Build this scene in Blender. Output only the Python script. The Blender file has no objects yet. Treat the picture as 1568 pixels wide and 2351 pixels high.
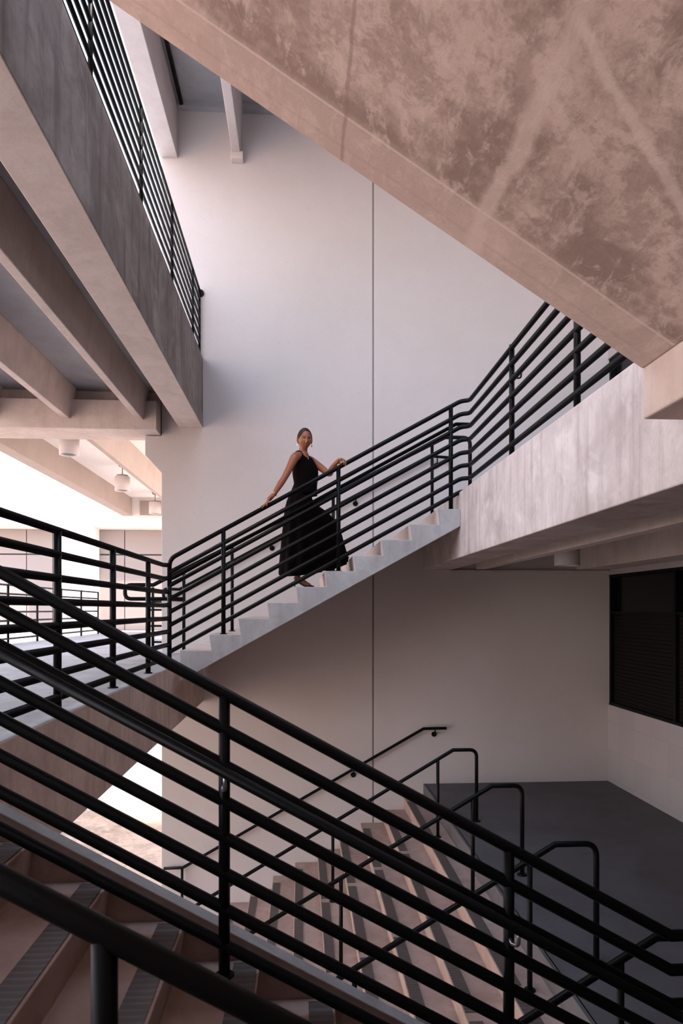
import bpy, bmesh, math, random
from mathutils import Vector, Matrix, noise
C = bpy.context.scene
COL = C.collection
random.seed(7)
R = math.radians
# ---------------------------------------------------------------- camera, sky, exposure
F_PX = 1500.0; HZ = 1400.0; YAW = math.atan(92/1500)
cd = bpy.data.cameras.new('camera'); cam = bpy.data.objects.new('camera', cd); COL.objects.link(cam)
cam.location = (0, 0, 0); cam.rotation_euler = (R(90), 0, -YAW)
cd.sensor_fit = 'AUTO'; cd.sensor_width = 36; cd.lens = F_PX/2351*36
cd.shift_y = (HZ-1175.5)/2351; cd.clip_start = .05; cd.clip_end = 400
cd.dof.use_dof = True; cd.dof.focus_distance = 7.2; cd.dof.aperture_fstop = 6.0
C.camera = cam
C.view_settings.view_transform = 'Standard'; C.view_settings.look = 'None'
C.view_settings.gamma = 1; C.view_settings.use_curve_mapping = False
C.view_settings.exposure = 0.50
w = bpy.data.worlds.new('sky'); C.world = w; w.use_nodes = True
nt = w.node_tree; nt.nodes.clear()
wo = nt.nodes.new('ShaderNodeOutputWorld'); bg = nt.nodes.new('ShaderNodeBackground')
tc = nt.nodes.new('ShaderNodeTexCoord'); sx = nt.nodes.new('ShaderNodeSeparateXYZ')
cr = nt.nodes.new('ShaderNodeValToRGB')
cr.color_ramp.elements[0].position = .45; cr.color_ramp.elements[0].color = (.78, .56, .48, 1)
cr.color_ramp.elements[1].position = .53; cr.color_ramp.elements[1].color = (1, .89, .84, 1)
e = cr.color_ramp.elements.new(.80); e.color = (.62, .755, 1, 1)
mr = nt.nodes.new('ShaderNodeMapRange'); mr.inputs['From Min'].default_value = -1
nt.links.new(tc.outputs['Generated'], sx.inputs[0]); nt.links.new(sx.outputs['Z'], mr.inputs['Value'])
nt.links.new(mr.outputs[0], cr.inputs[0]); nt.links.new(cr.outputs[0], bg.inputs[0]); nt.links.new(bg.outputs[0], wo.inputs[0])
bg.inputs[1].default_value = 3.6
sl = bpy.data.lights.new('sun', 'SUN'); so = bpy.data.objects.new('sun', sl); COL.objects.link(so)
sl.energy = 9.0; sl.angle = R(1.5); sl.color = (1, .88, .80)
so.location = (12, -8, 16)
so.rotation_euler = Vector((-.50, .30, -.81)).to_track_quat('-Z', 'Y').to_euler()

RV = Vector((math.cos(YAW), -math.sin(YAW), 0)); FV = Vector((math.sin(YAW), math.cos(YAW), 0))
def ray(u, v): return RV*((u-784)/F_PX)+FV+Vector((0, 0, (HZ-v)/F_PX))
def atY(u, v, Y):                      # point of the photograph on the vertical plane y = Y
    d = ray(u, v); return d*(Y/d.y)
def atX(u, v, X):
    d = ray(u, v); return d*(X/d.x)

# ---------------------------------------------------------------- materials
def mat(name, col, rough=.8, metal=0., spec=.5):
    m = bpy.data.materials.new(name); m.use_nodes = True
    b = m.node_tree.nodes['Principled BSDF']
    b.inputs['Base Color'].default_value = (*col, 1); b.inputs['Roughness'].default_value = rough
    b.inputs['Metallic'].default_value = metal; b.inputs['Specular IOR Level'].default_value = spec
    return m
def lnk(m, a, b): m.node_tree.links.new(a, b)
def node(m, t, **kw):
    n = m.node_tree.nodes.new(t)
    for k, v in kw.items():
        if k in n.inputs: n.inputs[k].default_value = v
        else: setattr(n, k, v)
    return n
def mixc(m, fac, a, b, blend='MIX'):
    n = m.node_tree.nodes.new('ShaderNodeMix'); n.data_type = 'RGBA'; n.blend_type = blend
    for i, s in ((0, fac), (6, a), (7, b)):
        if hasattr(s, 'is_linked') or isinstance(s, bpy.types.NodeSocket): lnk(m, s, n.inputs[i])
        else: n.inputs[i].default_value = s if i == 0 else (*s, 1)
    return n.outputs[2]
def ramp(m, src, p0, p1, v0=0, v1=1):
    n = m.node_tree.nodes.new('ShaderNodeMapRange'); n.clamp = True
    n.inputs['From Min'].default_value = p0; n.inputs['From Max'].default_value = p1
    n.inputs['To Min'].default_value = v0; n.inputs['To Max'].default_value = v1
    lnk(m, src, n.inputs['Value']); return n.outputs[0]
def noisen(m, vec, scale, detail=6, rough=.6, dist=0.):
    n = node(m, 'ShaderNodeTexNoise'); n.inputs['Scale'].default_value = scale
    n.inputs['Detail'].default_value = detail; n.inputs['Roughness'].default_value = rough
    n.inputs['Distortion'].default_value = dist; lnk(m, vec, n.inputs['Vector']); return n.outputs['Fac']
def mapping(m, src, scale=(1, 1, 1), loc=(0, 0, 0), rot=(0, 0, 0)):
    n = node(m, 'ShaderNodeMapping'); n.inputs['Scale'].default_value = scale
    n.inputs['Location'].default_value = loc; n.inputs['Rotation'].default_value = rot
    lnk(m, src, n.inputs['Vector']); return n.outputs[0]
def concrete(name, base, dark, light=None, blotch=1.2, amount=.5, streak=0., pore=.5, bump=.15, rough=.85, grain=40, dist=.6, rust=0.):
    m = mat(name, base, rough); b = m.node_tree.nodes['Principled BSDF']
    g = node(m, 'ShaderNodeTexCoord').outputs['Object']
    f = ramp(m, noisen(m, mapping(m, g, loc=(3, 1, 2)), blotch, 8, .62, dist), .42, .66, 0, amount)
    c = mixc(m, f, base, dark)
    if light:
        f2 = ramp(m, noisen(m, mapping(m, g, loc=(9, 4, 7)), blotch*1.7, 8, .65, dist), .52, .68, 0, amount)
        c = mixc(m, f2, c, light)
    mid_n = noisen(m, mapping(m, g, loc=(6, 3, 8)), 5.5, 12, .75, .3)
    c = mixc(m, ramp(m, mid_n, .50, .62, 0, amount*.45), c, dark)
    fine = ramp(m, noisen(m, g, grain, 4, .7), .3, .7, 0, .24)
    c = mixc(m, fine, c, tuple(x*.72 for x in base))
    if streak:
        fs = ramp(m, noisen(m, mapping(m, g, scale=(7, 7, .5)), 1.6, 6, .6), .5, .72, 0, streak)
        c = mixc(m, fs, c, dark)
    if rust:
        fr = ramp(m, noisen(m, mapping(m, g, scale=(5, 5, .12), loc=(2, 7, 1)), 1.1, 3, .5), .68, .74, 0, rust)
        c = mixc(m, fr, c, (.22, .09, .04))
    if pore:
        v = node(m, 'ShaderNodeTexVoronoi'); v.inputs['Scale'].default_value = 9; lnk(m, g, v.inputs['Vector'])
        hole = ramp(m, v.outputs['Distance'], .035, .075, pore, 0)
        keep = ramp(m, noisen(m, g, 5, 2, .5), .48, .56, 0, 1)
        mu = node(m, 'ShaderNodeMath', operation='MULTIPLY'); lnk(m, hole, mu.inputs[0]); lnk(m, keep, mu.inputs[1])
        c = mixc(m, mu.outputs[0], c, tuple(x*.35 for x in base))
    lnk(m, c, b.inputs['Base Color'])
    bp = node(m, 'ShaderNodeBump'); bp.inputs['Strength'].default_value = bump; bp.inputs['Distance'].default_value = .02
    lnk(m, noisen(m, g, grain*.5, 6, .65), bp.inputs['Height']); lnk(m, bp.outputs[0], b.inputs['Normal'])
    return m
M = {}
M['wall'] = concrete('painted_concrete_wall', (.58, .53, .515), (.50, .445, .425), None, .8, .35, 0, .55, .08)
M['beam'] = concrete('cast_concrete_beam', (.62, .54, .505), (.40, .325, .295), (.68, .61, .58), 1.6, .5, .35, .3, .12, rust=.0)
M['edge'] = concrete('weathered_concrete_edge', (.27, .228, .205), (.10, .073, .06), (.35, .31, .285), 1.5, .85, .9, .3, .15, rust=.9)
M['warm_edge'] = concrete('brown_concrete_edge', (.62, .48, .41), (.36, .26, .21), (.68, .56, .49), 1.8, .7, .7, .3, .15, rust=.3)
M['pale_edge'] = concrete('stained_pale_edge', (.56, .49, .475), (.33, .27, .255), (.66, .60, .585), 1.9, .8, .75, .4, .14)
M['bounce_beam'] = concrete('bounce_lit_beam_soffit', (.62, .55, .52), (.45, .38, .35), (.66, .6, .57), 3.0, .6, 0, .4, .12)
M['block_pink'] = concrete('pinkish_cast_block', (.60, .485, .44), (.45, .34, .30), (.66, .56, .52), 2.2, .5, .4, .3, .12)
M['bay'] = concrete('bright_bay_concrete', (.42, .36, .325), (.33, .27, .24), None, 1.2, .4, .2, .2, .05)
M['white_beam'] = concrete('pale_concrete_beam', (.55, .50, .49), (.43, .37, .35), (.6, .55, .54), 1.3, .5, .3, .3, .08)
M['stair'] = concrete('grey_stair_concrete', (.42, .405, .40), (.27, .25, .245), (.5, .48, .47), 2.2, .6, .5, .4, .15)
M['tread'] = concrete('pink_tread_concrete', (.43, .305, .262), (.27, .18, .15), (.51, .385, .34), 2.5, .6, 0, .5, .15)
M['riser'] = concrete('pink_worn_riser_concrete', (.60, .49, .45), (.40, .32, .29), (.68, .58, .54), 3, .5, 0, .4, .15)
M['slab'] = concrete('ceiling_slab_concrete', (.42, .42, .43), (.28, .28, .29), None, 1.5, .6, 0, .3, .1)
M['floor'] = concrete('dark_coated_floor', (.105, .098, .105), (.065, .058, .060), (.13, .122, .13), .9, .7, 0, 0, .05, rough=.62)
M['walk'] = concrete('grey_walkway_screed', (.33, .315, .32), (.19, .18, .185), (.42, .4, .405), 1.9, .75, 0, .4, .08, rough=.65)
M['ground'] = concrete('sandy_ground', (.62, .44, .33), (.45, .31, .22), (.68, .52, .41), 1.6, .6, 0, .9, .1)
M['white'] = mat('white_render', (.85, .83, .81), .9)
M['panel'] = mat('facade_panel', (.27, .235, .225), .6)
M['joint'] = mat('dark_joint', (.03, .028, .028), .8)
M['sealant'] = mat('grey_joint_sealant', (.28, .26, .26), .8)
M['glass_dark'] = mat('tinted_glass', (.004, .004, .004), .15, 0, .25)
M['blind'] = mat('dark_blind', (.009, .0075, .007), .8, 0, .1)
M['lamp'] = mat('white_enamel', (.62, .57, .56), .5)
M['galv'] = mat('galvanised_conduit', (.35, .33, .32), .5, .3)
M['chrome'] = mat('worn_steel', (.35, .35, .35), .3, .9)
# black paint
m = mat('black_rail_paint', (.004, .0038, .0038), .45, 0, .12); M['rail'] = m
b = m.node_tree.nodes['Principled BSDF']; g = node(m, 'ShaderNodeTexCoord').outputs['Object']
lnk(m, mixc(m, ramp(m, noisen(m, g, 22, 5, .7), .6, .75, 0, .5), (.004, .004, .0042), (.013, .011, .011)), b.inputs['Base Color'])
lnk(m, ramp(m, noisen(m, g, 9, 4, .6), .3, .7, .3, .5), b.inputs['Roughness'])
# soffit: plastered slab with a paler trowelled edge band and big damp-brown blotches
def soffit_mat():
    m = mat('blotched_soffit_plaster', (.5, .4, .36), .88); b = m.node_tree.nodes['Principled BSDF']
    g = node(m, 'ShaderNodeTexCoord').outputs['Object']
    sp = node(m, 'ShaderNodeSeparateXYZ'); lnk(m, g, sp.inputs[0])
    n0 = noisen(m, mapping(m, g, loc=(7, 1, 2)), 1.3, 4, .55, .2)
    n1 = noisen(m, mapping(m, g, scale=(1.5, 1, 1)), 2.3, 14, .74, .25)
    n2 = noisen(m, mapping(m, g, loc=(5, 2, 1), scale=(2.2, 1, 1)), 6.5, 12, .74, .4)
    n3 = noisen(m, mapping(m, g, loc=(1, 8, 3)), 3.6, 14, .72, .3)
    mul = lambda a, v: (lambda n: (lnk(m, a, n.inputs[0]), setattr(n.inputs[1], 'default_value', v), n.outputs[0])[2])(node(m, 'ShaderNodeMath', operation='MULTIPLY'))
    add = lambda a, c_: (lambda n: (lnk(m, a, n.inputs[0]), lnk(m, c_, n.inputs[1]), n.outputs[0])[2])(node(m, 'ShaderNodeMath', operation='ADD'))
    big = add(mul(n0, .9), mul(n1, .6))
    c = mixc(m, ramp(m, big, .655, .80, 0, .85), (.555, .425, .375), (.235, .160, .135))
    c = mixc(m, ramp(m, n3, .505, .56, 0, .48), c, (.245, .170, .145))
    c = mixc(m, ramp(m, n2, .52, .60, 0, .55), c, (.64, .51, .46))
    c = mixc(m, ramp(m, noisen(m, mapping(m, g, loc=(4, 4, 4)), 13, 10, .78, .3), .48, .60, 0, .5), c, (.27, .19, .165))
    def band(src, c0, w0, wob, nsc):
        nn = noisen(m, g, nsc, 5, .6)
        a = node(m, 'ShaderNodeMath', operation='MULTIPLY_ADD'); lnk(m, nn, a.inputs[0]); a.inputs[1].default_value = wob; lnk(m, src, a.inputs[2])
        d = node(m, 'ShaderNodeMath', operation='SUBTRACT'); lnk(m, a.outputs[0], d.inputs[0]); d.inputs[1].default_value = c0+wob*.5
        e_ = node(m, 'ShaderNodeMath', operation='ABSOLUTE'); lnk(m, d.outputs[0], e_.inputs[0])
        return ramp(m, e_.outputs[0], w0*.4, w0, 1, 0)
    edge = ramp(m, sp.outputs['Y'], 2.50, 2.56, 0, .6)
    c = mixc(m, edge, c, (.585, .45, .40))
    c = mixc(m, mul(band(sp.outputs['Y'], 2.54, .010, .012, 3), .6), c, (.68, .55, .50))
    c = mixc(m, mul(band(sp.outputs['Y'], 2.70, .014, .05, 2), .35), c, (.40, .29, .25))
    c = mixc(m, mul(band(sp.outputs['X'], .73, .040, .10, 3.5), .65), c, (.62, .49, .44))
    c = mixc(m, mul(band(sp.outputs['X'], .17, .009, .03, 4), .55), c, (.25, .17, .15))
    di = node(m, 'ShaderNodeMath', operation='MULTIPLY_ADD'); lnk(m, sp.outputs['Y'], di.inputs[0]); di.inputs[1].default_value = -1.6; lnk(m, sp.outputs['X'], di.inputs[2])
    gate = ramp(m, sp.outputs['X'], .70, .76, 0, .6)
    gm = node(m, 'ShaderNodeMath', operation='MULTIPLY'); lnk(m, band(di.outputs[0], -1.97, .05, .16, 4), gm.inputs[0]); lnk(m, gate, gm.inputs[1])
    c = mixc(m, gm.outputs[0], c, (.66, .53, .48))
    c = mixc(m, ramp(m, noisen(m, g, 60, 3, .7), .64, .72, 0, .4), c, (.2, .14, .12))
    lnk(m, c, b.inputs['Base Color'])
    bp = node(m, 'ShaderNodeBump'); bp.inputs['Strength'].default_value = .4; bp.inputs['Distance'].default_value = .015
    lnk(m, n2, bp.inputs['Height']); lnk(m, bp.outputs[0], b.inputs['Normal'])
    return m
M['soffit'] = soffit_mat()
def strip_mat():
    m = mat('ribbed_grit_nosing', (.10, .085, .080), .7); b = m.node_tree.nodes['Principled BSDF']
    g = node(m, 'ShaderNodeTexCoord').outputs['Object']
    wv = node(m, 'ShaderNodeTexWave', bands_direction='Y'); wv.inputs['Scale'].default_value = 9
    wv.inputs['Distortion'].default_value = .2; lnk(m, g, wv.inputs['Vector'])
    c = mixc(m, ramp(m, wv.outputs['Fac'], .6, .95, 0, .55), (.085, .064, .056), (.15, .118, .105))
    c = mixc(m, ramp(m, noisen(m, g, 8, 6, .7), .5, .7, 0, .5), c, (.06, .052, .052))
    lnk(m, c, b.inputs['Base Color'])
    bp = node(m, 'ShaderNodeBump'); bp.inputs['Strength'].default_value = .5; bp.inputs['Distance'].default_value = .004
    lnk(m, wv.outputs['Fac'], bp.inputs['Height']); lnk(m, bp.outputs[0], b.inputs['Normal'])
    return m
M['strip'] = strip_mat()
def block_mat():
    m = mat('painted_block_wall', (.40, .37, .37), .8); b = m.node_tree.nodes['Principled BSDF']
    g = node(m, 'ShaderNodeTexCoord').outputs['Object']
    br = node(m, 'ShaderNodeTexBrick'); br.inputs['Scale'].default_value = 1; br.inputs['Brick Width'].default_value = .4
    br.inputs['Row Height'].default_value = .4; br.inputs['Mortar Size'].default_value = .004; br.offset = 0
    br.inputs['Color1'].default_value = (.40, .365, .365, 1); br.inputs['Color2'].default_value = (.36, .33, .33, 1)
    br.inputs['Mortar'].default_value = (.33, .30, .30, 1)
    mp = mapping(m, g, rot=(0, 0, 0)); sp = node(m, 'ShaderNodeSeparateXYZ'); lnk(m, g, sp.inputs[0])
    cb = node(m, 'ShaderNodeCombineXYZ'); lnk(m, sp.outputs['Y'], cb.inputs[0]); lnk(m, sp.outputs['Z'], cb.inputs[1])
    lnk(m, cb.outputs[0], br.inputs['Vector'])
    c = mixc(m, ramp(m, noisen(m, g, 1.4, 5, .6), .4, .7, 0, .5), br.outputs['Color'], (.34, .315, .315))
    lnk(m, c, b.inputs['Base Color']); return m
M['block'] = block_mat()

# ---------------------------------------------------------------- mesh helpers
class MB:
    def __init__(s): s.v = []; s.f = []; s.sm = []
    def add(s, vs, fs, smooth=False):
        o = len(s.v); s.v += [tuple(p) for p in vs]; s.f += [tuple(i+o for i in f) for f in fs]; s.sm += [smooth]*len(fs)
    def box(s, x0, x1, y0, y1, z0, z1):
        vs = [(x, y, z) for x in (x0, x1) for y in (y0, y1) for z in (z0, z1)]
        s.add(vs, [(0, 1, 3, 2), (4, 6, 7, 5), (0, 4, 5, 1), (2, 3, 7, 6), (0, 2, 6, 4), (1, 5, 7, 3)]); return s
    def prism(s, poly, axis, a, b):     # poly in the other two axes, extruded along axis
        def P(p, t):
            return {'y': (p[0], t, p[1]), 'x': (t, p[0], p[1]), 'z': (p[0], p[1], t)}[axis]
        n = len(poly); s.add([P(p, a) for p in poly]+[P(p, b) for p in poly],
            [tuple(range(n)), tuple(range(2*n-1, n-1, -1))]+[(i, (i+1) % n, n+(i+1) % n, n+i) for i in range(n)]); return s
    def tube(s, pts, r, n=14, caps=True):
        pts = [Vector(p) for p in pts]
        rr = r if isinstance(r, (list, tuple)) else [r]*len(pts)
        tan = []
        for i in range(len(pts)):
            a = (pts[i]-pts[i-1]).normalized() if i else None
            b_ = (pts[i+1]-pts[i]).normalized() if i < len(pts)-1 else None
            tan.append((a or b_, b_ or a))
        up = Vector((0, 0, 1)) if abs(tan[0][0].z) < .9 else Vector((1, 0, 0))
        u = up.cross(tan[0][0]).normalized(); vs = []
        for i, p in enumerate(pts):
            a, b_ = tan[i]; t = (a+b_).normalized()
            u = (u-t*u.dot(t)).normalized(); v = t.cross(u)
            sc = 1/max(.5, a.dot(t)); bis = (b_-a)
            for k in range(n):
                an = 2*math.pi*k/n; d = u*math.cos(an)+v*math.sin(an)
                if bis.length > 1e-4:
                    bn = bis.normalized(); d = d+bn*(d.dot(bn)*(sc-1))
                vs.append(p+d*rr[i])
        fs = [(i*n+k, i*n+(k+1) % n, (i+1)*n+(k+1) % n, (i+1)*n+k) for i in range(len(pts)-1) for k in range(n)]
        s.add(vs, fs, True)
        if caps:
            o = len(s.v)-len(vs); s.f += [tuple(o+k for k in range(n))[::-1], tuple(o+len(vs)-n+k for k in range(n))]; s.sm += [False]*2
        return s
    def cyl(s, p, r, h, n=24, axis='z'):
        p = Vector(p); d = {'z': Vector((0, 0, h)), 'y': Vector((0, h, 0)), 'x': Vector((h, 0, 0))}[axis]
        return s.tube([p, p+d], r, n)
    def lathe(s, prof, c, n=32):
        c = Vector(c); vs = [(c.x+r*math.cos(2*math.pi*k/n), c.y+r*math.sin(2*math.pi*k/n), c.z+z) for r, z in prof for k in range(n)]
        s.add(vs, [(i*n+k, i*n+(k+1) % n, (i+1)*n+(k+1) % n, (i+1)*n+k) for i in range(len(prof)-1) for k in range(n)], True); return s
    def build(s, name, m, parent=None, bevel=0, fix=True):
        me = bpy.data.meshes.new(name); me.from_pydata(s.v, [], s.f)
        for p, q in zip(me.polygons, s.sm): p.use_smooth = q
        if fix:
            bm = bmesh.new(); bm.from_mesh(me); bmesh.ops.recalc_face_normals(bm, faces=bm.faces); bm.to_mesh(me); bm.free()
        me.materials.append(m); o = bpy.data.objects.new(name, me); COL.objects.link(o)
        if parent:
            o.parent = parent; par = parent; off = Vector()
            while par: off += par.location; par = par.parent
            o.location = -off
        if bevel:
            bv = o.modifiers.new('bevel', 'BEVEL'); bv.width = bevel; bv.segments = 2; bv.limit_method = 'ANGLE'
        return o
def tag(o, label, cat, group=None):
    o['label'] = label; o['category'] = cat
    if group: o['group'] = group
    return o
def struct(o): o['kind'] = 'structure'; return o
def thing(name, label, cat, loc=(0, 0, 0), group=None):
    o = bpy.data.objects.new(name, None); COL.objects.link(o); o.location = loc; o.empty_display_size = .1
    return tag(o, label, cat, group)
def fillet(pts, r, n=5):
    pts = [Vector(p) for p in pts]; out = [pts[0]]
    for i in range(1, len(pts)-1):
        p = pts[i]; a = (pts[i-1]-p); b_ = (pts[i+1]-p)
        if a.normalized().dot(b_.normalized()) < -.80: out.append(p); continue       # shallow bends stay mitred
        d = min(r, a.length*.45, b_.length*.45); A = p+a.normalized()*d; B = p+b_.normalized()*d
        for k in range(n+1):
            t = k/n; out.append(A*(1-t)**2+p*2*t*(1-t)+B*t*t)
    return out+[pts[-1]]
TR = .0235

# ---------------------------------------------------------------- levels
Z_G, Z_F, Z_W, Z_L, Z_U = -4.42, -2.46, -.60, 1.26, 3.12
WY = 9.15           # face of back wall
XE = 1.72           # edge of right landing
XW = -1.36          # edge of left walkway
XR = 4.40           # right wall
RUN, RISE = .3048, 1.86/11

# ---------------------------------------------------------------- setting
jx = atY(857, 1200, WY).x
wl = atY(371, 1300, WY).x; cb = atY(333, 1030, WY).x
poly = [(wl, Z_G), (jx-.010, Z_G), (jx-.010, 7.3), (wl, 7.3), (wl, 1.89), (cb, 2.13), (cb, 2.40), (wl, 2.40)]
b = MB()
b.prism([(wl, Z_G), (jx-.010, Z_G), (jx-.010, 7.3), (wl, 7.3), (wl, 2.40), (cb, 2.40), (cb, 2.13), (wl, 1.89)], 'y', WY, WY+.3)
b.box(jx+.010, XR+.3, WY, WY+.3, Z_G, 7.3)
struct(b.build('wall_back', M['wall'], None, .006))
struct(MB().box(jx-.014, jx+.014, WY+.018, WY+.28, Z_G, 7.3).build('trim_1', M['sealant']))
# right wall: block work with two tall window openings
b = MB(); y0 = -3.0
b.box(XR, XR+.25, y0, WY, Z_G, -1.36); b.box(XR, XR+.25, y0, WY, .50, 1.45); b.box(XR, XR+.25, y0, WY, 3.6, 13).box(XR, XR+.25, -12, y0, Z_G, 13)  # unseen upper part and stretch behind the camera added to block the sun
struct(b.build('wall_right', M['block']))
def window(name, z0, z1, bar):
    f = MB(); d0, d1 = XR+.02, XR+.09
    f.box(d0, d1, y0, WY, z0, z0+.035); f.box(d0, d1, y0, WY, z1-.035, z1)
    ys = [WY-.03-1.62*i for i in range(8)]
    for y in ys: f.box(d0, d1, y-.022, y+.022, z0+.03, z1-.03)
    f.box(d0+.005, d1, y0, WY, bar-.015, bar+.015)
    o = struct(f.build(name, M['rail']))
    MB().box(XR+.10, XR+.115, y0, WY, z0, z1).build('pane', M['glass_dark'], o)
    s = MB()
    for i in range(int((bar-z0)/.05)): s.box(XR+.070, XR+.098, y0, WY, z0+.03+i*.05, z0+.0745+i*.05)
    s.build('blind', M['blind'], o)
    return o
window('window_1', -1.36, .50, -.04)
window('window_2', 1.45, 3.6, 2.9)
# floors
struct(MB().box(-5.2, XR+.25, y0-.25, y0, Z_G, Z_U).box(-1.4, XR+.25, y0-.25, y0, Z_U, 7.3).build('wall_rear_blocker', M['edge']))  # unseen dark wall added behind the camera to shut out light
struct(MB().box(XE, XR, y0, WY, Z_F-.25, Z_F).box(1.30, XE, y0, 2.85, Z_F-.25, Z_F).build('floor', M['floor']))
struct(MB().box(-60, 30, -30, 90, Z_G-.3, Z_G).build('floor_ground', M['ground']))
M['sand'] = concrete('rocky_sand', (.50, .35, .255), (.26, .175, .12), (.58, .43, .34), 2.2, .9, 0, 1, .4, grain=14)
struct(MB().box(-12, 1.0, 2.9, 14.69, Z_G, Z_G+.012).build('floor_sand', M['sand']))
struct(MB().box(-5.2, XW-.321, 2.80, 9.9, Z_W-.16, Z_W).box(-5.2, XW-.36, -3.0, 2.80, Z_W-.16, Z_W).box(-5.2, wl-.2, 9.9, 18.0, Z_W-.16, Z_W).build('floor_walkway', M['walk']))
struct(MB().box(XE+.4, XR, y0, WY, 1.12, Z_L).build('floor_landing', M['slab']))
struct(MB().box(-5.2, XW-.3, -3, 9.3, 2.98, Z_U).build('ceiling', M['slab']))
struct(MB().box(-5.2, wl+1.0, 9.46, 18.0, 2.98, Z_U).build('ceiling_bay', M['white']))  # far bay's sunlight painted in as white, on its end girder too
struct(MB().box(-1.95, XR, 5.2, WY, 6.98, 7.3).build('ceiling_roof', M['slab']))
struct(MB().box(-1.7, XR, WY-.09, WY-.001, 6.90, 6.98).build('trim_2', M['slab']))
struct(MB().box(XE+.4, XR, WY-.06, WY-.001, .52, .56).build('trim_3', M['wall']))

# ---------------------------------------------------------------- concrete beams
def stem(x0, x1, z0, z1, ya, yb, flare=.03):
    return MB().prism([(x0, z0), (x1, z0), (x1+flare, z1), (x0-flare, z1)], 'y', ya, yb)
def beam(mb, m, label, bevel=.008, name='concrete_beam', cat='beam', group='concrete beams'):
    return tag(mb.build(name, m, None, bevel), label, cat, group)
beam(MB().box(XE, XE+.42, y0, WY, .57, 1.285), M['pale_edge'], 'long pale concrete edge beam of the right landing, under its railing')
beam(stem(2.47, 2.60, .57, 1.12, y0, WY), M['beam'], 'narrow grey beam under the right landing, between the pale edge beam and the lamp')
beam(MB().box(3.92, 4.38, y0, WY, .57, 1.12), M['beam'], 'wide grey beam under the right landing, nearest the dark window')
beam(MB().box(XW-.32, XW, 2.81, WY, -1.27, Z_W), M['warm_edge'], 'stained brown edge beam of the left walkway, below its railing')
wbx = XW
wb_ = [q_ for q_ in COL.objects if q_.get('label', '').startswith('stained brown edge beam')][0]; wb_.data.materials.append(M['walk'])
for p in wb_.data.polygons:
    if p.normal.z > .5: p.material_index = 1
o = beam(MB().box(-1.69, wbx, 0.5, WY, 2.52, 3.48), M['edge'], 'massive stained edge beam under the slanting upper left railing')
o.data.materials.append(M['bounce_beam'])  # underside of the same concrete, bounce light painted in as a paler colour
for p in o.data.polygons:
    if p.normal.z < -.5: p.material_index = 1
for x, lab in ((-2.20, 'slim ceiling beam next to the massive edge beam at upper left'), (-3.16, 'second slim ceiling beam from the massive edge beam at upper left'), (-4.12, 'slim ceiling beam at far left edge, third from the massive edge beam')):
    beam(stem(x, x+.09, 2.54, 2.98, .5, 8.99, .05), M['beam'], lab)
g_ = MB().box(-5.3, wl-.012, 8.88, 9.46, 2.41, 2.80).box(-5.3, wl-.012, 9.08, 9.40, 2.80, 2.98)
beam(g_, M['beam'], 'grey cross girder at left resting on the corbel of the back wall')
beam(stem(-3.16, -3.07, 2.50, 2.98, 9.46, 17.7, .05), M['bay'], 'sunlit beam beyond the cross girder, running along the pendant lamps')
beam(MB().box(-4.75, -4.50, 9.46, 17.7, 2.50, 3.4), M['bay'], 'outer sunlit edge beam beyond the cross girder, against the bright sky')
fg_ = beam(MB().box(-5.0, 0, 17.7, 18.2, 2.42, 2.98), M['white'], 'far white cross girder at the end of the lamp bay')
xr_ = atY(322, 1160, 17.7).x
MB().box(xr_, xr_+1.2, 17.67, 17.7, atY(322, 1183, 17.7).z, atY(322, 1150, 17.7).z).build('recess', M['bay'], fg_)
beam(MB().box(-1.95, -1.705, 5.2, WY, 6.24, 6.98), M['white_beam'], 'thick pale roof beam at top, against the sky')
t = beam(stem(-.955, -.84, 6.28, 6.98, 5.2, WY, .03), M['white_beam'], 'thin roof beam at top centre with a rough end block on the wall')
MB().box(-.97, -.80, WY-.12, WY, 6.20, 6.30).build('end_block', M['beam'], t, .01)
tag(MB().tube([(-1.64, 5.3, 6.93), (-1.64, WY-.1, 6.93)], .028).build('pipe', M['rail']), 'black pipe in the ceiling corner beside the thick pale roof beam', 'pipe')

# ---------------------------------------------------------------- staircases
def stair_poly(x_first, z0, n, rise, sgn, thick, x_end=None, run=RUN):
    """outline (x,z): n risers going up in direction sgn from x_first at level z0."""
    top = [(x_first, z0)]
    for k in range(n):
        x = x_first+sgn*run*k
        if k: top[-1] = (x+sgn*.022, z0+rise*k)
        top.append((x, z0+rise*(k+1)))
        if k < n-1: top.append((x+sgn*run, z0+rise*(k+1)))
    sl_ = rise/run
    xe = x_first+sgn*run*(n-1)
    if x_end is not None:
        return top+[(x_end, z0+rise*n), (x_end, z0+rise+(x_end-x_first)*sl_-thick), (x_first, z0+rise-thick)]
    bot = [(xe+sgn*.02, z0+rise*n), (xe+sgn*.02, z0+rise*n-thick-.0), (x_first, z0+rise-thick)]
    return top+bot
def strips(root, x_first, z0, n, rise, sgn, segs, w_=.095, inset=.012, last=True, run=RUN):
    for k in range(n if last else n-1):
        x = x_first+sgn*run*k; a, b_ = sorted((x+sgn*inset, x+sgn*(inset+w_)))
        for ya, yb in segs:
            MB().box(a, b_, ya, yb, z0+rise*(k+1)-.004, z0+rise*(k+1)+.005).build('nosing_strip', M['strip'], root)
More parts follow.
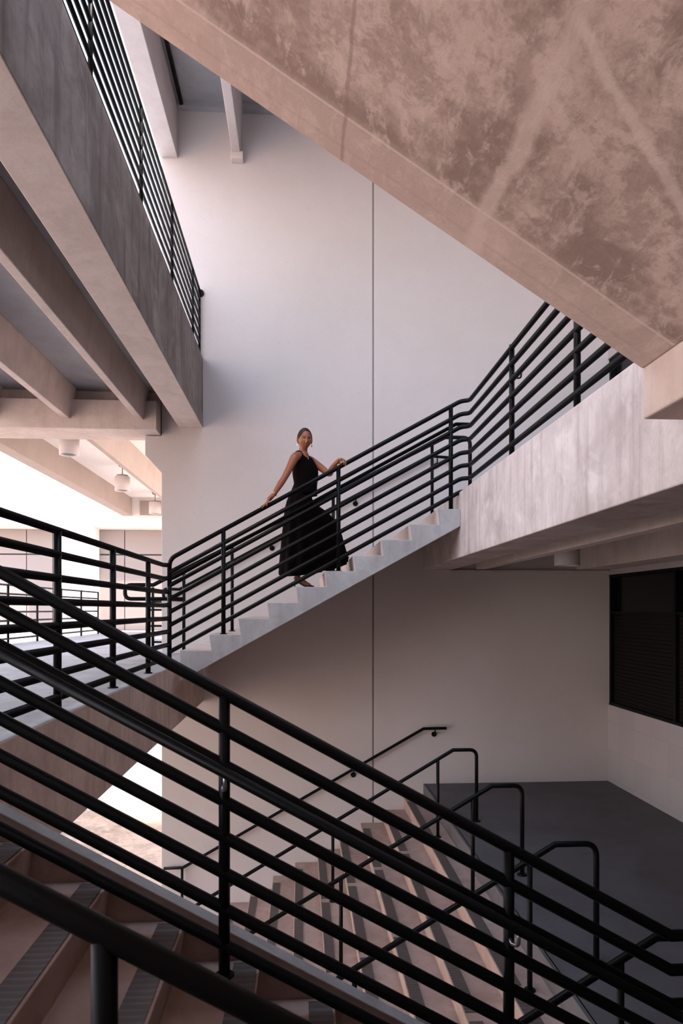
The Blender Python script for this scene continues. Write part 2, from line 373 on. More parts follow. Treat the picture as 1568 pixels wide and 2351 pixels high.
# mid flight (the woman's)
XM = atY(413, 1493, 6.98).x
mid = thing('staircase', 'grey concrete flight against the back wall that the woman stands on', 'staircase', (XM, 8.0, Z_W))
MB().prism(stair_poly(XM, Z_W, 10, RISE, 1, .327, XE-.001), 'y', 6.98, WY-.002).build('flight', M['stair'], mid, .006)
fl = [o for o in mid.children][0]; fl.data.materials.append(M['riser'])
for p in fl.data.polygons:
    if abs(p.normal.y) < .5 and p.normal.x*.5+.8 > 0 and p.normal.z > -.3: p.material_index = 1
def zmid(x): return Z_W+RISE+(x-XM)*RISE/RUN
# grand lower flight
XGT = atY(975, 1807, WY).x; RG = (Z_F-Z_G)/11; XG = XGT-10*RUN
gr = thing('staircase', 'wide pinkish concrete flight down to ground level behind the foreground railing', 'staircase', (XG, 6, Z_G))
MB().prism(stair_poly(XG, Z_G, 11, RG, 1, .36), 'y', 2.86, WY-.002).build('flight', M['tread'], gr, .006)
lines = [8.95, 7.52, 5.98, 4.45, 2.95]
strips(gr, XG, Z_G, 11, RG, 1, [(lines[i+1]+.05, lines[i]-.05) for i in range(4)], last=False)
def zgr(x): return Z_G+RG+(x-XG)*RG/RUN
MB().box(XGT+.0, XE+.05, 2.86, WY-.002, Z_F-.3, Z_F-.001).build('top_landing_edge', M['tread'], gr)
# foreground flight going down to the right
XN5 = atY(593, 2220, 2.57).x; XT = XN5-5*RUN          # edge of the walkway
fg = thing('staircase', 'foreground concrete flight going down to the right, dark nosing strips', 'staircase', (XT, 1.4, Z_F))
XB = XT+10*RUN
pl = stair_poly(XB, Z_F, 11, RISE, -1, .34)
MB().prism(pl, 'y', .15, 2.72).build('flight', M['tread'], fg, .006)
def zfg(x): return Z_W-(x-XT)*RISE/RUN
strips(fg, XB, Z_F, 11, RISE, -1, [(1.25, 2.69), (.3, 1.15)])
MB().prism([(XT-.3, Z_W+.045), (XT, zfg(XT)+.045), (XB, zfg(XB)+.045), (XB, Z_F-.25), (XT-.3, -1.15)], 'y', 2.72, 2.80).build('curb', M['tread'], fg, .004)
cu_ = [o for o in fg.children if o.name.startswith('curb')][0]; cu_.data.materials.append(M['stair'])
for p in cu_.data.polygons:
    if p.normal.z > .3: p.material_index = 1
# top flight: only its soffit and the landing block are seen
pa = atY(1475, 850, 2.80); pb = atY(330, 60, 2.80); sl2 = (pb.z-pa.z)/(pb.x-pa.x)
def zs(x): return pa.z+(x-pa.x)*sl2
tf = thing('staircase', 'overhead flight whose blotchy pinkish soffit fills the upper right', 'staircase', (pa.x, 1, pa.z))
xl = -1.33
MB().prism([(pa.x, pa.z), (xl, zs(xl)), (xl, zs(xl)+.35), (pa.x, pa.z+.5)], 'y', -2.2, 2.80).build('soffit_slab', M['soffit'], tf, .012)
MB().box(pa.x, XE-.001, -2.2, 2.80, .84, 1.7).box(XE, 3.2, -2.2, 2.80, 1.29, 1.7).build('landing_block', M['block_pink'], tf, .01)

# ---------------------------------------------------------------- railings
HS = [1.04-.1414*i for i in range(8)]
def post(root, p0, h, r=TR, plate=True, lbl='post'):
    p0 = Vector(p0); o = MB().tube([p0, p0+Vector((0, 0, h))], r).build('post', M['rail'], root)
    if plate: MB().lathe([(0, .010), (.036, .010), (.040, .006), (.040, 0), (0, 0)], p0).build('base_plate', M['rail'], root)
    return o
def tubeo(root, name, pts, r=TR, n=14, m='rail'): return MB().tube(pts, r, n).build(name, M[m], root)
# mid flight guard continuing as landing guard
YG = 7.06; XC = atY(389, 1400, YG).x; XRG = 1.82
mg = thing('railing', 'black pipe railing along the woman\'s flight, continuing along the right landing', 'railing', (XC, YG, Z_W))
xb = 1.74
for i, h in enumerate(HS):
    p = [(XC, YG, zmid(XC)+h), (xb, YG, zmid(xb)+h), (XRG+.01, YG-.04, zmid(xb)+h), (XRG+.02, 1.2, zmid(xb)+h+.02)]
    if i == 0: p = [(XC, YG, Z_W+.85), ]+p
    p = fillet(p, .075) if i == 0 else fillet(p, .06)
    tubeo(mg, 'rail', p)
post(mg, (XC, YG, Z_W), zmid(XC)+HS[0]-Z_W-.09)
def stepz(x): return Z_W+RISE*(math.floor((x-XM)/RUN)+1)
for u in (513, 777, 1035):
    x = atY(u, 1300, YG).x; post(mg, (x, YG, stepz(x)), zmid(x)+HS[0]-stepz(x))
for u in (1175, 1325):
    y = atX(u, 1000, XRG+.02).y; post(mg, (XRG+.02, y, Z_L+.02), 1.04)
yp = atX(1175, 1000, XRG+.02).y+.05
MB().tube(fillet([atY(1178, 868, yp), atY(1196, 868, yp), atY(1198, 840, yp)], .02), .008, 8).build('bracket', M['rail'], mg)
post(mg, (XRG+.02, 3.05, Z_L+.02), 1.04); post(mg, (XRG+.02, 1.75, Z_L+.02), 1.04)
yh = YG+.09; hh = .86
tubeo(mg, 'handrail', fillet([(XC, YG+.02, zmid(XC)+hh-.03), (XC+.03, yh, zmid(XC+.03)+hh-.03), (xb-.03, yh, zmid(xb-.03)+hh-.03), (xb+.14, yh, zmid(xb-.03)+hh-.03)], .05), .020)
for u in (513, 777, 1035):
    x = atY(u, 1300, YG).x; z = zmid(x)+hh-.05
    MB().tube(fillet([(x, YG, z-.06), (x, yh, z-.06), (x, yh, z)], .03), .008, 8).build('bracket', M['rail'], mg)
# inner centre railing on the mid flight
YC = 8.02
cr_ = thing('handrail', 'centre handrail of the woman\'s flight with a looped lower end', 'handrail', (XM, YC, Z_W))
xe = atY(1022, 1004, YC).x; xe2 = atY(1079, 1006, YC).x; zt = atY(1022, 1004, YC).z
xs_ = atY(352, 1343, YC); xl_ = atY(287, 1345, YC); zlo = atY(300, 1375, YC).z; xpo = atY(422, 1380, YC).x
tubeo(cr_, 'handrail', fillet([(xpo, YC, zlo), (xl_.x, YC, zlo), (xl_.x, YC, xs_.z), (xs_.x, YC, xs_.z), (xe, YC, zt), (xe2, YC, zt), (xe2, YC, Z_L)], .09, 7))
for u in (422, 533, 765, 992):
    x = atY(u, 1300, YC).x; t_ = (x-xs_.x)/(xe-xs_.x); post(cr_, (x, YC, stepz(x)), xs_.z+(zt-xs_.z)*t_-stepz(x), .020)
# wall handrails
def wall_rail(label, pts, bracks, y=WY-.085):
    t = thing('handrail', label, 'handrail', pts[0])
    tubeo(t, 'handrail', fillet(pts, .06), .020)
    for p in bracks:
        x, z = p
        MB().tube(fillet([(x, y, z), (x, y, z-.07), (x, WY-.01, z-.085)], .03), .009, 8).build('bracket', M['rail'], t)
        MB().cyl((x, WY-.013, z-.085), .036, .012, 20, 'y').build('wall_flange', M['rail'], t)
    return t
YH = WY-.085
def q(u, v): return atY(u, v, YH)
wall_rail('handrail fixed to the back wall above the woman\'s flight', [q(418, 1378), q(376, 1376), q(374, 1352), q(412, 1353), q(986, 1047), q(1034, 1051)], [(q(624, 1250).x, q(624, 1243).z), (q(817, 1150).x, q(817, 1140).z), (q(1004, 1050).x, q(1004, 1052).z)])
wall_rail('handrail fixed to the back wall above the wide lower flight', [q(376, 1994), q(420, 1992), q(972, 1673), q(1025, 1672)], [(q(812, 1770).x, q(812, 1768).z), (q(999, 1672).x, q(999, 1674).z)])
x = q(418, 1992).x
t = [o for o in COL.objects if o.get('label', '').endswith('wide lower flight') and o.name.startswith('handrail')][0]
post(t, (x, YH, Z_G), q(418, 1992).z-Z_G, .018)
# left walkway guard
XL = XW-.085
lg = thing('railing', 'black pipe railing along the left walkway edge, meeting the stair railing', 'railing', (XL, 5, Z_W))
for h in HS: tubeo(lg, 'rail', [(XL, 2.4, Z_W+.03+h), (XL, YG-.12, Z_W+.03+h), (XC-.01, YG-.005, Z_W+.035+h)])
for u in (340, 259, 132):
    y = atX(u, 1400, XL).y; post(lg, (XL, y, Z_W), 1.07)
post(lg, (XL, 2.66, Z_W), 1.07)
# upper left guard
XU = -1.405; ug = thing('railing', 'tall dark railing slanting across the upper left on the massive edge beam', 'railing', (XU, 5, 3.48))
for i in range(8): tubeo(ug, 'rail', [(XU, .6, 3.56+.122*i), (XU, WY-.02, 3.56+.122*i)], .0168)
for y in (1.69, 3.07, 4.45, 5.83, 7.2, 8.57, WY-.03): post(ug, (XU, y, 3.48), .93, .017)
MB().cyl((XU+.01, WY-.02, 4.38), .05, .02, 20, 'y').build('wall_flange', M['rail'], ug)
# foreground guard
YF = 2.60
fgd = thing('railing', 'big black pipe railing crossing the foreground down to the right', 'railing', (XT, YF, Z_W))
xbe = atY(1540, 2165, YF).x
for h in HS:
    tubeo(fgd, 'rail', fillet([(XT-.35, YF, Z_W+h), (XT-.02, YF, zfg(XT-.02)+h), (xbe, YF, zfg(xbe)+h), (2.3, YF, zfg(xbe)+h)], .05), TR, 20)
def fstep(x): return Z_W-RISE*(math.floor((x-XT)/RUN)+1)
for u in (515, 1168):
    x = atY(u, 2000, YF).x; post(fgd, (x, YF, fstep(x)), zfg(x)+HS[0]-fstep(x), .0225)
for x in (XT+.15, 1.95):
    zf = Z_F if x > 1 else fstep(x); post(fgd, (x, YF, zf), (zfg(min(x, xbe))+HS[0])-zf, .0225)
yn = YF-.085; hn = .755
tubeo(fgd, 'handrail', fillet([(XT-.1, yn, zfg(XT-.1)+hn), (xbe+.04, yn, zfg(xbe+.04)+hn), (2.2, yn, zfg(xbe+.04)+hn)], .05), .021, 20)
for u in (515, 1168):
    x = atY(u, 2000, YF).x; z = zfg(x)+hn
    o = MB().tube(fillet([(x, YF-.02, z-.075), (x+.0, YF-.04, z-.085), (x+.012, yn, z-.07), (x+.012, yn, z-.01)], .03), .008, 10).build('bracket', M['chrome'], fgd); o['label'] = 'bare steel handrail hook'
# nearest handrail
YN = 1.16; nr = thing('handrail', 'blurred nearest handrail at the bottom left with one thick post', 'handrail', (XT, YN, Z_W))
p1 = atY(240, 2142, YN); hn2 = p1.z-zfg(p1.x)
tubeo(nr, 'handrail', [(XT-.1, YN, zfg(XT-.1)+hn2), (xbe, YN, zfg(xbe)+hn2)], .0235, 24)
for x in (p1.x, p1.x+1.22): post(nr, (x, YN, fstep(x)), zfg(x)+hn2-fstep(x), .0225)
# handrails down the grand flight
GN = ['nearest the back wall', 'second from the back wall', 'third from the back wall', 'closest to the foreground railing']
for i, y in enumerate(lines[1:]):
    y = [7.50, 5.95, 4.44, 3.15][i]
    t = thing('handrail', 'hooped handrail on the lower flight, '+GN[i], 'handrail', (XGT, y, Z_F), 'hooped handrails of the wide lower flight')
    z = Z_F+.83; xt = 1.76; xe_ = 2.035+.03*i*.3; zb = Z_G+.83+RG*.4
    xbm = xt-(z-zb)*RUN/RG
    tubeo(t, 'handrail', fillet([(xbm-.3, y, zb), (xbm, y, zb), (xt, y, z), (xe_, y, z), (xe_, y, Z_F)], .085, 7), .0205)
    for xp in (1.58, .36, -.86):
        zz = Z_G+RG*(math.floor((xp-XG)/RUN)+1); post(t, (xp, y, zz), z-(xt-xp)*RG/RUN-zz, .0185)
    MB().lathe([(0, .01), (.045, .01), (.05, 0), (0, 0)], (xe_, y, Z_F)).build('base_plate', M['rail'], t)
    if xbm > -2.2: post(t, (xbm, y, Z_G), zb-Z_G, .0185)
# railing behind the wall end and far walkway railing
br_ = thing('railing', 'short dark railing seen just past the left end of the back wall', 'railing', (-2.3, 10.3, Z_W))
xq = atY(351, 1400, 10.3).x
for i in range(6): tubeo(br_, 'rail', [(xq-.08 if i else xq-.02, 10.3, Z_W+.1+.125*i), (wl+.6, 10.3, Z_W+.1+.125*i)], .017, 10)
post(br_, (xq, 10.3, Z_W), .95, .022); post(br_, (atY(339, 1400, 11).x, 11, Z_W), .95, .02)
fr = thing('railing', 'distant thin railing on the far side of the left walkway, before the pale facade', 'railing', (-5.05, 12, Z_W))
for i in range(7): tubeo(fr, 'rail', [(-5.05, 5.5, Z_W+.1+.155*i), (-5.05, 16.6, Z_W+.1+.155*i)], .018, 10)
for y in [16.6-1.25*i for i in range(9)]: post(fr, (-5.05, y, Z_W), 1.05, .02, False)

# ---------------------------------------------------------------- lamps and conduit
def lamp(x, y, zb, label, stem_=True, r=.15, h=.28, zc=2.98):
    t = thing('ceiling_lamp', label, 'lamp', (x, y, zb), 'white drum lamps' if y > 9 else None)
    MB().lathe([(r*.86, .02), (r*.9, 0), (r, 0), (r, h), (r*.93, h+.012), (0, h+.012)], (x, y, zb)).build('lamp_shade', M['lamp'], t)
    MB().lathe([(0, .05), (r*.5, .05), (r*.86, .02)], (x, y, zb)).build('reflector', M['chrome'], t)
    MB().lathe([(0, h+.04), (r*.75, h+.04), (r*.75, h+.01), (0, h+.01)], (x, y, zb)).build('collar', M['galv'], t)
    if stem_:
        MB().tube([(x, y, zb+h+.03), (x, y, zc-.05)], .011, 10).build('rod', M['galv'], t)
        MB().box(x-.06, x+.06, y-.06, y+.06, zc-.06, zc).build('junction_box', M['galv'], t)
    return t
for (y, lb) in ((10.5, 'white drum lamp right below the cross girder, nearest of the row'), (13.6, 'middle white drum lamp hanging on a thin rod from the pale ceiling'), (16.8, 'farthest white drum lamp, half hidden by the end of the back wall')):
    ppm = 1500/y; u = {10.5: 159, 13.6: 281, 16.8: 356}[y]
    lamp(atY(u, 1100, y).x, y, 2.43, lb)
lx = atY(281, 1100, 13.6).x
tag(MB().tube([(lx+.02, 9.5, 2.965), (lx+.02, 17.6, 2.965)], .014, 10).build('conduit', M['joint']), 'thin metal conduit along the ceiling linking the drum lamps', 'conduit')
p = atY(1302, 1299, 7.7); lamp(p.x, 7.7, p.z, 'grey drum lamp half hidden among the beams under the right landing', True, .148, .27, 1.12)
tag(MB().tube(fillet([(-3.7, 7.2, 2.96), (-3.55, 7.9, 2.95), (-3.3, 8.5, 2.86), (-3.3, 9.05, 2.84)], .2), .014, 8).build('cable', M['rail']), 'dark cable sagging under the ceiling at left edge', 'cable')

# ---------------------------------------------------------------- far building
YB = 19.5
fb = thing('building', 'bright pale building beyond the walkway with grey-pink panels', 'building', (-8, YB, Z_G))
MB().box(-26, 1, YB, YB+.5, Z_G, 2.35).box(-26, 1, YB-.6, YB+.5, 2.35, 3.6).box(atY(125, 1300, YB-.6).x, atY(214, 1300, YB-.6).x, YB-.6, YB, Z_G, 2.35).build('wall', M['white'], fb)
xa, xj, xb_, xk = (atY(u, 1300, YB).x for u in (218, 287, 122, 62))
def panels(xs):
    for x0, x1 in zip(xs, xs[1:]):
        for z0, z1 in ((1.62, 2.33), (-.6, 1.60)):
            MB().box(x0+.012, x1-.012, YB-.04, YB-.002, z0+.01, z1-.01).build('panel', M['panel'], fb)
    MB().box(xs[0], xs[-1], YB-.012, YB-.001, -.6, 2.33).build('panel_joint', M['joint'], fb)
panels([xa, xj, xj+1.5, xj+3.0, xj+4.5]); panels([xk-6, xk-4.5, xk-3.0, xk-1.5, xk, xb_])
tag(MB().box(-9, -1.5, 14.7, 15.0, Z_G, -.9).build('low_wall', M['white']), 'white retaining wall at ground level seen under the left walkway', 'wall')
#PERSON
# ---------------------------------------------------------------- the woman on the stairs
PPM = 1500/7.3
M['skin'] = mat('warm_brown_skin', (.27, .088, .036), .5)
M['skin'].node_tree.nodes['Principled BSDF'].inputs['Subsurface Weight'].default_value = .08
M['skin'].node_tree.nodes['Principled BSDF'].inputs['Subsurface Scale'].default_value = .01
M['lips'] = mat('rose_lips', (.27, .075, .065), .4)
M['brow'] = mat('dark_brow', (.025, .012, .009), .7)
M['eye'] = mat('eye_white', (.34, .29, .26), .3)
M['iris'] = mat('dark_iris', (.02, .01, .008), .2)
M['hair'] = mat('dark_brown_hair', (.030, .013, .008), .55, 0, .25)
M['dress'] = mat('black_dress_cloth', (.0035, .0022, .0024), .9, 0, .05)
M['dress'].node_tree.nodes['Principled BSDF'].inputs['Sheen Weight'].default_value = .015
M['dress'].node_tree.nodes['Principled BSDF'].inputs['Sheen Tint'].default_value = (.7, .45, .45, 1)
M['shoe'] = mat('black_patent_shoe', (.006, .006, .006), .2)
M['gold'] = mat('gold', (.75, .48, .22), .25, 1.)
M['pearl'] = mat('pearl_white', (.85, .82, .78), .2)
woman = thing('person', 'woman in a long black sleeveless dress standing on the stairs, both hands on the railing', 'person', (atY(690, 1340, 7.3).x, 7.3, .245))
def J(u, v, Y): return atY(u, v, Y)
def cat(pts, rad, k=6):
    P = [Vector(p) for p in pts]; out = []; ro = []
    for i in range(len(P)-1):
        a = P[max(0, i-1)]; b_ = P[i]; c = P[i+1]; d = P[min(len(P)-1, i+2)]
        for j in range(k):
            t = j/k
            out.append(.5*((2*b_)+(c-a)*t+(2*a-5*b_+4*c-d)*t*t+(3*b_-a-3*c+d)*t**3)); ro.append(rad[i]*(1-t)+rad[i+1]*t)
    return out+[P[-1]], ro+[rad[-1]]
def ball(mb, c, rx, ry=None, rz=None, n=16, m_=10, fr=None):
    ry = ry or rx; rz = rz or rx; c = Vector(c); X, Y, Z = fr or (Vector((1, 0, 0)), Vector((0, 1, 0)), Vector((0, 0, 1)))
    vs = []; 
    for i in range(m_+1):
        th = math.pi*i/m_
        for k in range(n):
            ph = 2*math.pi*k/n
            vs.append(c+X*(rx*math.sin(th)*math.cos(ph))+Y*(ry*math.sin(th)*math.sin(ph))+Z*(rz*math.cos(th)))
    mb.add(vs, [(i*n+k, i*n+(k+1) % n, (i+1)*n+(k+1) % n, (i+1)*n+k) for i in range(m_) for k in range(n)], True)
def limb(mb, pts, rad, k=6, n=16):
    p, r = cat(pts, rad, k); mb.tube(p, r, n); ball(mb, p[0], r[0]); ball(mb, p[-1], r[-1])
def ringloft(mb, rings, n=48, smooth=True, cap=False):
    vs = [p for r_ in rings for p in r_]; m_ = len(rings)
    mb.add(vs, [(i*n+k, i*n+(k+1) % n, (i+1)*n+(k+1) % n, (i+1)*n+k) for i in range(m_-1) for k in range(n)], smooth)
    if cap: mb.f += [tuple(len(mb.v)-len(vs)+k for k in range(n)), tuple(len(mb.v)-n+k for k in range(n))]; mb.sm += [False]*2
def ring(uL, vL, uR, vR, ry, cy, n=48, fold=0., nf=11, ph=0., front=0., dipa=None, dip=0.):
    A = J(uL, vL, cy); B = J(uR, vR, cy); out = []
    for k in range(n):
        a = 2*math.pi*k/n; c, s_ = math.cos(a), math.sin(a)
        f = 1+fold*math.sin(nf*a+ph)*(.55+.45*math.sin(3*a+1.3))
        p = A.lerp(B, .5+.5*c*f); y = cy+ry*s_*f; z = p.z+front*max(0, -s_)
        if dipa is not None: z -= dip*max(0, math.cos(a-dipa))**6
        out.append(Vector((p.x, y, z)))
    return out
# --- bare body as one surface
B = MB()
sR = J(677, 1051, 7.19); eR = J(654, 1095, 7.13); wR = J(628, 1136, 7.07)
sL = J(716, 1059, 7.42); eL = J(755, 1087, 7.24); wL = J(771, 1063, 7.10)
limb(B, [J(686, 1046, 7.25), sR, sR.lerp(eR, .5), eR, eR.lerp(wR, .35), wR], [.044, .052, .042, .035, .036, .023])
limb(B, [J(706, 1054, 7.37), sL, sL.lerp(eL, .5), eL, eL.lerp(wL, .4), wL], [.045, .047, .041, .034, .034, .023])
limb(B, [J(697, 1046, 7.31), J(696, 1036, 7.31), J(698, 1020, 7.29)], [.058, .047, .047])
def tor(rs): ringloft(B, [ring(*r_) for r_ in rs], cap=True)
tor([(686, 1039, 705, 1047, .045, 7.31), (678, 1046, 713, 1053, .07, 7.31), (676, 1060, 721, 1062, .095, 7.31), (675, 1080, 727, 1081, .105, 7.32), (678, 1112, 718, 1113, .085, 7.33), (672, 1140, 712, 1142, .09, 7.33), (674, 1162, 712, 1162, .085, 7.33)])
hipR = J(682, 1155, 7.28); hipL = J(705, 1155, 7.38); aR = J(683, 1326, 7.27)
limb(B, [hipR, J(681, 1238, 7.25), J(681, 1270, 7.27), aR], [.068, .05, .048, .033])
limb(B, [hipL, J(716, 1230, 7.36), J(728, 1262, 7.40), J(745, 1300, 7.43)], [.068, .055, .052, .033])
limb(B, [aR+Vector((-.01, 0, -.01)), aR+Vector((.04, -.012, -.035)), aR+Vector((.10, -.02, -.072)), aR+Vector((.135, -.02, -.08))], [.031, .031, .026, .015])
limb(B, [J(745, 1302, 7.43), J(752, 1306, 7.43), J(764, 1311, 7.42)], [.03, .028, .018])
# hands
def finger(pts, r0=.0085, r1=.006):
    n_ = len(pts); limb(B, pts, [r0+(r1-r0)*i/(n_-1) for i in range(n_)], 4, 10)
def rail_z(x): return zmid(x)+HS[0]+TR
k0 = J(616, 1148, 7.06)
B.tube(*cat([wR, wR.lerp(k0, .5), k0], [.022, .026, .024]), 14)
ball(B, wR.lerp(k0, .6), .034, .036, .016, fr=((k0-wR).normalized(), Vector((0, 1, 0)), (k0-wR).normalized().cross(Vector((0, 1, 0)))))
for dy, L, cu in ((-.030, .068, .02), (-.010, .082, .0), (.011, .078, .0), (.030, .062, .005)):
    s_ = k0+Vector((0, dy*.8, .004)); pts = []
    for i, t in enumerate((0, .35, .7, 1.)):
        x = s_.x-L*t*.95; z = rail_z(x)+.009+(.010 if i < 2 else 0)*(1-t)-cu*t*t-(abs(dy)*.45*t)
        pts.append(Vector((x, s_.y+dy*.25*t, max(z, rail_z(x)-.02) if i else s_.z)))
    finger(pts)
    if dy == -.010: RINGP = pts[1].lerp(pts[0], .3)
th = wR.lerp(k0, .55)+Vector((.0, -.022, -.002))
finger([th, th+Vector((-.012, -.018, -.018)), J(613.5, 1156, 7.022), J(612.5, 1161, 7.024)], .0105, .007)
k1 = J(782, 1054, 7.07)
B.tube(*cat([wL, wL.lerp(k1, .5), k1], [.022, .026, .022]), 14)
dL = (k1-wL).normalized()
ball(B, wL.lerp(k1, .62), .034, .034, .017, fr=(dL, Vector((0, 1, 0)), dL.cross(Vector((0, 1, 0)))))
for i, (du, dv, tu, tv, Y0) in enumerate(((4, 0, 793, 1068.5, 7.030), (1, -1, 789.5, 1066, 7.026), (-2, 0, 785, 1062.5, 7.022), (-5, 3, 780, 1062, 7.020))):
    b0 = k1+Vector((du/PPM, .016-.012*i, .003-dv/PPM)); tip = J(tu, tv, Y0); mid_ = b0.lerp(tip, .5)+Vector((.012, -.012, .016))
    finger([b0, mid_, tip.lerp(mid_, .35)+Vector((.004, -.004, 0)), tip])
th = wL.lerp(k1, .45)+Vector((-.004, .02, 0)); finger([th, th+Vector((.004, .022, -.012)), J(779, 1063, 7.095), J(783, 1066, 7.09)], .0105, .0075)
# head
hy, hp = R(16), R(-8)
HF = Vector((math.sin(hy)*math.cos(hp), -math.cos(hy)*math.cos(hp), math.sin(hp)))       # forward
HX = Vector((math.cos(hy), math.sin(hy), 0)); HU = HX.cross(HF)*1.0
if HU.z < 0: HU = -HU
HC = J(699.3, 1007.5, 7.28)
def gs(x, z, cx, cz, sx_, sz_): return math.exp(-((x-cx)/sx_)**2-((z-cz)/sz_)**2)
def head_pt(lx, ly, lz):                           # unit direction -> local head surface
    z = lz*.116; x = lx*.079; y = ly*.092
    if z < 0:
        t = -z/.114; x *= 1-.24*t**2.0; y = y*(1-.05*t) if y > 0 else y*(1-.55*t)
        if y > 0: y += .006*t
    else: x *= 1-.04*(z/.114)
    if ly > 0:
        f = ly; z0_ = z; z = z+.013
        y += f*(.022*gs(x, z, 0, -.028, .0095, .016)+.011*gs(x, z, 0, -.008, .0085, .022))
        y -= f*.0105*(gs(x, z, .031, .006, .017, .011)+gs(x, z, -.031, .006, .017, .011))
        y += f*.004*(gs(x, z, .03, .026, .024, .008)+gs(x, z, -.03, .026, .024, .008))
        y += f*(.0085*gs(x, z, 0, -.060, .019, .0055)+.008*gs(x, z, 0, -.071, .016, .0055)-.003*gs(x, z, 0, -.0655, .022, .002))
        y += f*.010*gs(x, z, 0, -.090, .018, .014)
        x += (1 if x > 0 else -1)*.003*gs(abs(x), z, .055, -.02, .02, .02)
        z = z0_
    return Vector((x, y, z))
def hw(p): return HC+HX*p.x+HF*p.y+HU*p.z
nu, nv = 120, 100; hv = []
for i in range(nv+1):
    t = math.pi*i/nv
    for k in range(nu):
        a = 2*math.pi*k/nu; hv.append(hw(head_pt(math.sin(t)*math.cos(a), math.sin(t)*math.sin(a), math.cos(t))))
B.add(hv, [(i*nu+k, i*nu+(k+1) % nu, (i+1)*nu+(k+1) % nu, (i+1)*nu+k) for i in range(nv) for k in range(nu)], True)
for s_ in (-1, 1):
    ball(B, hw(Vector((s_*.082, -.002, -.016))), .010, .018, .030, fr=(HX, HF, HU))
    ball(B, hw(Vector((s_*.079, .004, -.042))), .008, .009, .011, fr=(HX, HF, HU))
tmp = B.build('tmp', M['skin'])
rm = tmp.modifiers.new('r', 'REMESH'); rm.mode = 'VOXEL'; rm.voxel_size = .0026; rm.use_smooth_shade = True
sm_ = tmp.modifiers.new('s', 'SMOOTH'); sm_.factor = .5; sm_.iterations = 4
bpy.context.view_layer.update()
me = bpy.data.meshes.new_from_object(tmp.evaluated_get(bpy.context.evaluated_depsgraph_get()))
bpy.data.objects.remove(tmp)
me.name = 'body'; me.materials.clear()
for k_ in ('skin', 'lips', 'brow', 'eye', 'iris'): me.materials.append(M[k_])
for p in me.polygons:
    p.use_smooth = True; c = p.center-HC
    if c.length < .2:
        x, y, z = c.dot(HX), c.dot(HF), c.dot(HU)+.013
        if y > .03:
            ax = abs(x)
            if abs(z+.060) < .0062*(1-(ax/.026)**2) or abs(z+.070) < .0072*(1-(ax/.023)**2): p.material_index = 1
            elif ((ax-.031)/.0145)**2+((z-.006)/.0052)**2 < 1:
                p.material_index = 4 if (x-(.034 if x > 0 else -.027))**2+(z-.0075)**2 < .0056**2 else 3
            elif ((ax-.031)/.018)**2+((z-.008)/.0078)**2 < 1 and z > .007: p.material_index = 2
            elif abs(z-(.026+.006*(1-((ax-.036)/.03)**2))) < .0030 and .013 < ax < .050: p.material_index = 2
body = bpy.data.objects.new('body', me); COL.objects.link(body); body.parent = woman; body.location = -woman.location
# hair: sleek cap pulled back into a low bun
H = MB(); hv = []
for i in range(nv+1):
    t = math.pi*i/nv
    for k in range(nu):
        a = 2*math.pi*k/nu; d = (math.sin(t)*math.cos(a), math.sin(t)*math.sin(a), math.cos(t)); p = head_pt(*d)
        g_ = .0045+.0012*math.sin(a*46)*math.sin(t); hv.append(p*(1+g_/p.length))
fs = []
for i in range(nv):
    for k in range(nu):
        q_ = (i*nu+k, i*nu+(k+1) % nu, (i+1)*nu+(k+1) % nu, (i+1)*nu+k); c = sum((hv[j] for j in q_), Vector())/4
        hl = .080-.070*max(0, (abs(c.x)-.022)/.050)**1.5   # hairline height over the brow
        if (c.y > .012 and c.z > hl) or (c.y <= .012 and c.z > (.014 if c.y > -.026 else -.055)) : fs.append(q_)
H.add([hw(p) for p in hv], fs, True)
ball(H, hw(Vector((0, -.098, -.015))), .034, .026, .032, fr=(HX, HF, HU))
H.build('hair', M['hair'], woman)
# dress: bodice with peplum and flared skirt with folds
D = MB(); da = math.atan2(-.075, .035)
bod = [(684, 1034.5, 707.5, 1046, .056, 7.31), (677, 1036.5, 713, 1049, .078, 7.31), (674, 1044, 718, 1053, .092, 7.31), (674, 1058, 723, 1062, .108, 7.32), (672, 1072, 729, 1074, .122, 7.33), (670.5, 1088, 731.5, 1085, .125, 7.33), (673.5, 1101, 730, 1100, .115, 7.33), (675.5, 1112, 728, 1112, .11, 7.33), (672, 1124, 727.5, 1126, .12, 7.33), (667, 1134, 728.5, 1138, .132, 7.34)]
rs = []
for i, r_ in enumerate(bod):
    rs.append(ring(*r_, n=96, fold=.0 if i < 4 else .012, nf=7, dipa=-1.05, dip=(.052, .04, .015)[i] if i < 3 else 0))
D.v = []; ringloft(D, rs, 96); bodice = D.build('bodice', M['dress'], woman)
bodice.modifiers.new('sub', 'SUBSURF').render_levels = 1
so_ = bodice.modifiers.new('solid', 'SOLIDIFY'); so_.thickness = .004
S = MB()
sk = [(676, 1108, 716, 1110, .088, 7.33, 0.), (667, 1130, 714.5, 1136, .115, 7.33, .01), (659, 1148, 718, 1150, .14, 7.34, .02), (654, 1165, 733, 1163, .165, 7.35, .03),
      (652, 1180, 752, 1177, .19, 7.36, .035), (649.5, 1202, 770, 1196, .22, 7.38, .04), (646, 1235, 782, 1226, .25, 7.40, .045), (642.5, 1270, 790, 1257, .28, 7.42, .05), (640, 1298, 795, 1276, .30, 7.43, .055), (639, 1317, 798, 1290, .31, 7.44, .06)]
rs = []; n_ = len(sk)
for i, (a_, b__, c_, d_, ry, cy, fo) in enumerate(sk):
    t = i/(n_-1); rs.append(ring(a_, b__, c_, d_, ry, cy, n=192, fold=fo*.95, nf=13, ph=.6, front=-.085*t**4))
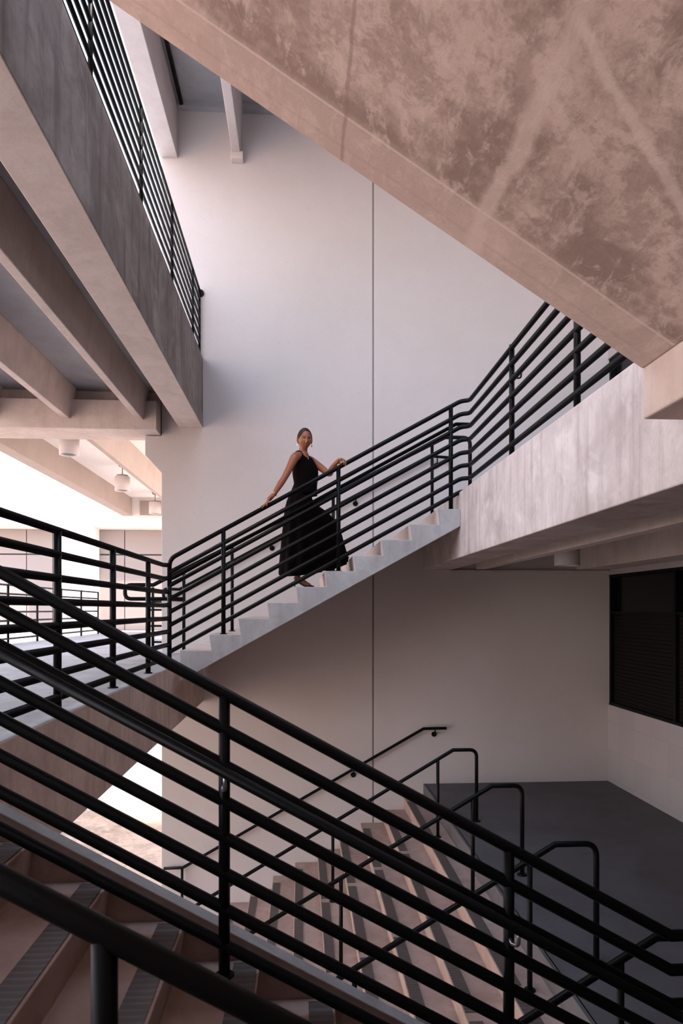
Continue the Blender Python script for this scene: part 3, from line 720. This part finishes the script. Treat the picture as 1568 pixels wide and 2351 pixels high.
# keep the hem above the treads it drapes over
for r_ in rs:
    for p in r_:
        if p.y > 6.97: p.z = max(p.z, stepz(p.x+.015)+.012)
ringloft(S, rs, 192); skirt = S.build('skirt', M['dress'], woman)
sb = skirt.modifiers.new('solid', 'SOLIDIFY'); sb.thickness = .003
# shoes
toe = aR+Vector((.175, -.022, -.092)); zt_ = .247
def shoe(a, name='shoe'):
    s_ = MB(); prof = []
    base = a+Vector((-.035, 0, 0))
    L = [(-.03, -.040, .020), (.02, -.062, .027), (.07, -.090, .032), (.11, -.098, .033), (.15, -.101, .022), (.185, -.103, .004)]
    rr = []
    for x, z, wd in L:
        rr.append([Vector((a.x+x, a.y-.012+wd*math.cos(t2), a.z+z+(.006+(.018 if x > .05 else .010)*(1 if math.sin(t2) > 0 else .3)*(1-max(0, x-.12)/.09))*math.sin(t2))) for t2 in [2*math.pi*k/20 for k in range(20)]])
    ringloft(s_, rr, 20, cap=True)
    s_.tube([(a.x-.028, a.y-.012, a.z-.04), (a.x-.030, a.y-.012, a.z-.105)], [.010, .0045], 10)
    s_.tube([(a.x-.034, a.y-.012-.03, a.z-.01), (a.x-.042, a.y-.012, a.z-.008), (a.x-.034, a.y+.018, a.z-.01)], .003, 8)
    s_.tube([(a.x-.034, a.y-.042, a.z-.01), (a.x+.03, a.y-.044, a.z-.05)], .003, 8)
    return s_.build(name, M['shoe'], woman)
shoe(aR)
# jewellery
for s_, mk in ((-1, 'pearl'), (1, 'gold')):
    e_ = MB(); ball(e_, hw(Vector((s_*.084, .006, -.072))), .006, .006, .017); e_.build('earring', M[mk], woman)
n_ = MB(); pts = []
for k in range(25):
    a = -math.pi/2-1.9+3.8*k/24+.5
    A = J(696, 1043, 7.31); pts.append(A+Vector((.058*math.cos(a), .062*math.sin(a), .012-.055*max(0, math.cos(a+1.05))**3)))
n_.tube(pts, .0018, 6); n_.build('necklace', M['gold'], woman)
pd = MB(); ball(pd, J(707.7, 1053.5, 7.22), .005, .005, .008); pd.build('pendant', M['gold'], woman)
b_ = MB(); dd = (wR-eR).normalized(); u_ = dd.cross(Vector((0, 1, 0))).normalized(); v_ = dd.cross(u_)
c = eR.lerp(wR, .94)
b_.tube([c+(u_*math.cos(2*math.pi*k/20)+v_*math.sin(2*math.pi*k/20))*.0285 for k in range(21)], .0032, 8)
c = eR.lerp(wR, .985); b_.tube([c+(u_*math.cos(2*math.pi*k/20)+v_*math.sin(2*math.pi*k/20))*.0275 for k in range(21)], .0025, 8)
b_.build('bracelet', M['gold'], woman)
for c in (RINGP, J(789.5, 1054.5, 7.045)):
    r_ = MB(); r_.tube([c+Vector((0, .0095*math.cos(2*math.pi*k/14), .0095*math.sin(2*math.pi*k/14))) for k in range(15)], .002, 6); r_.build('ring', M['gold'], woman)
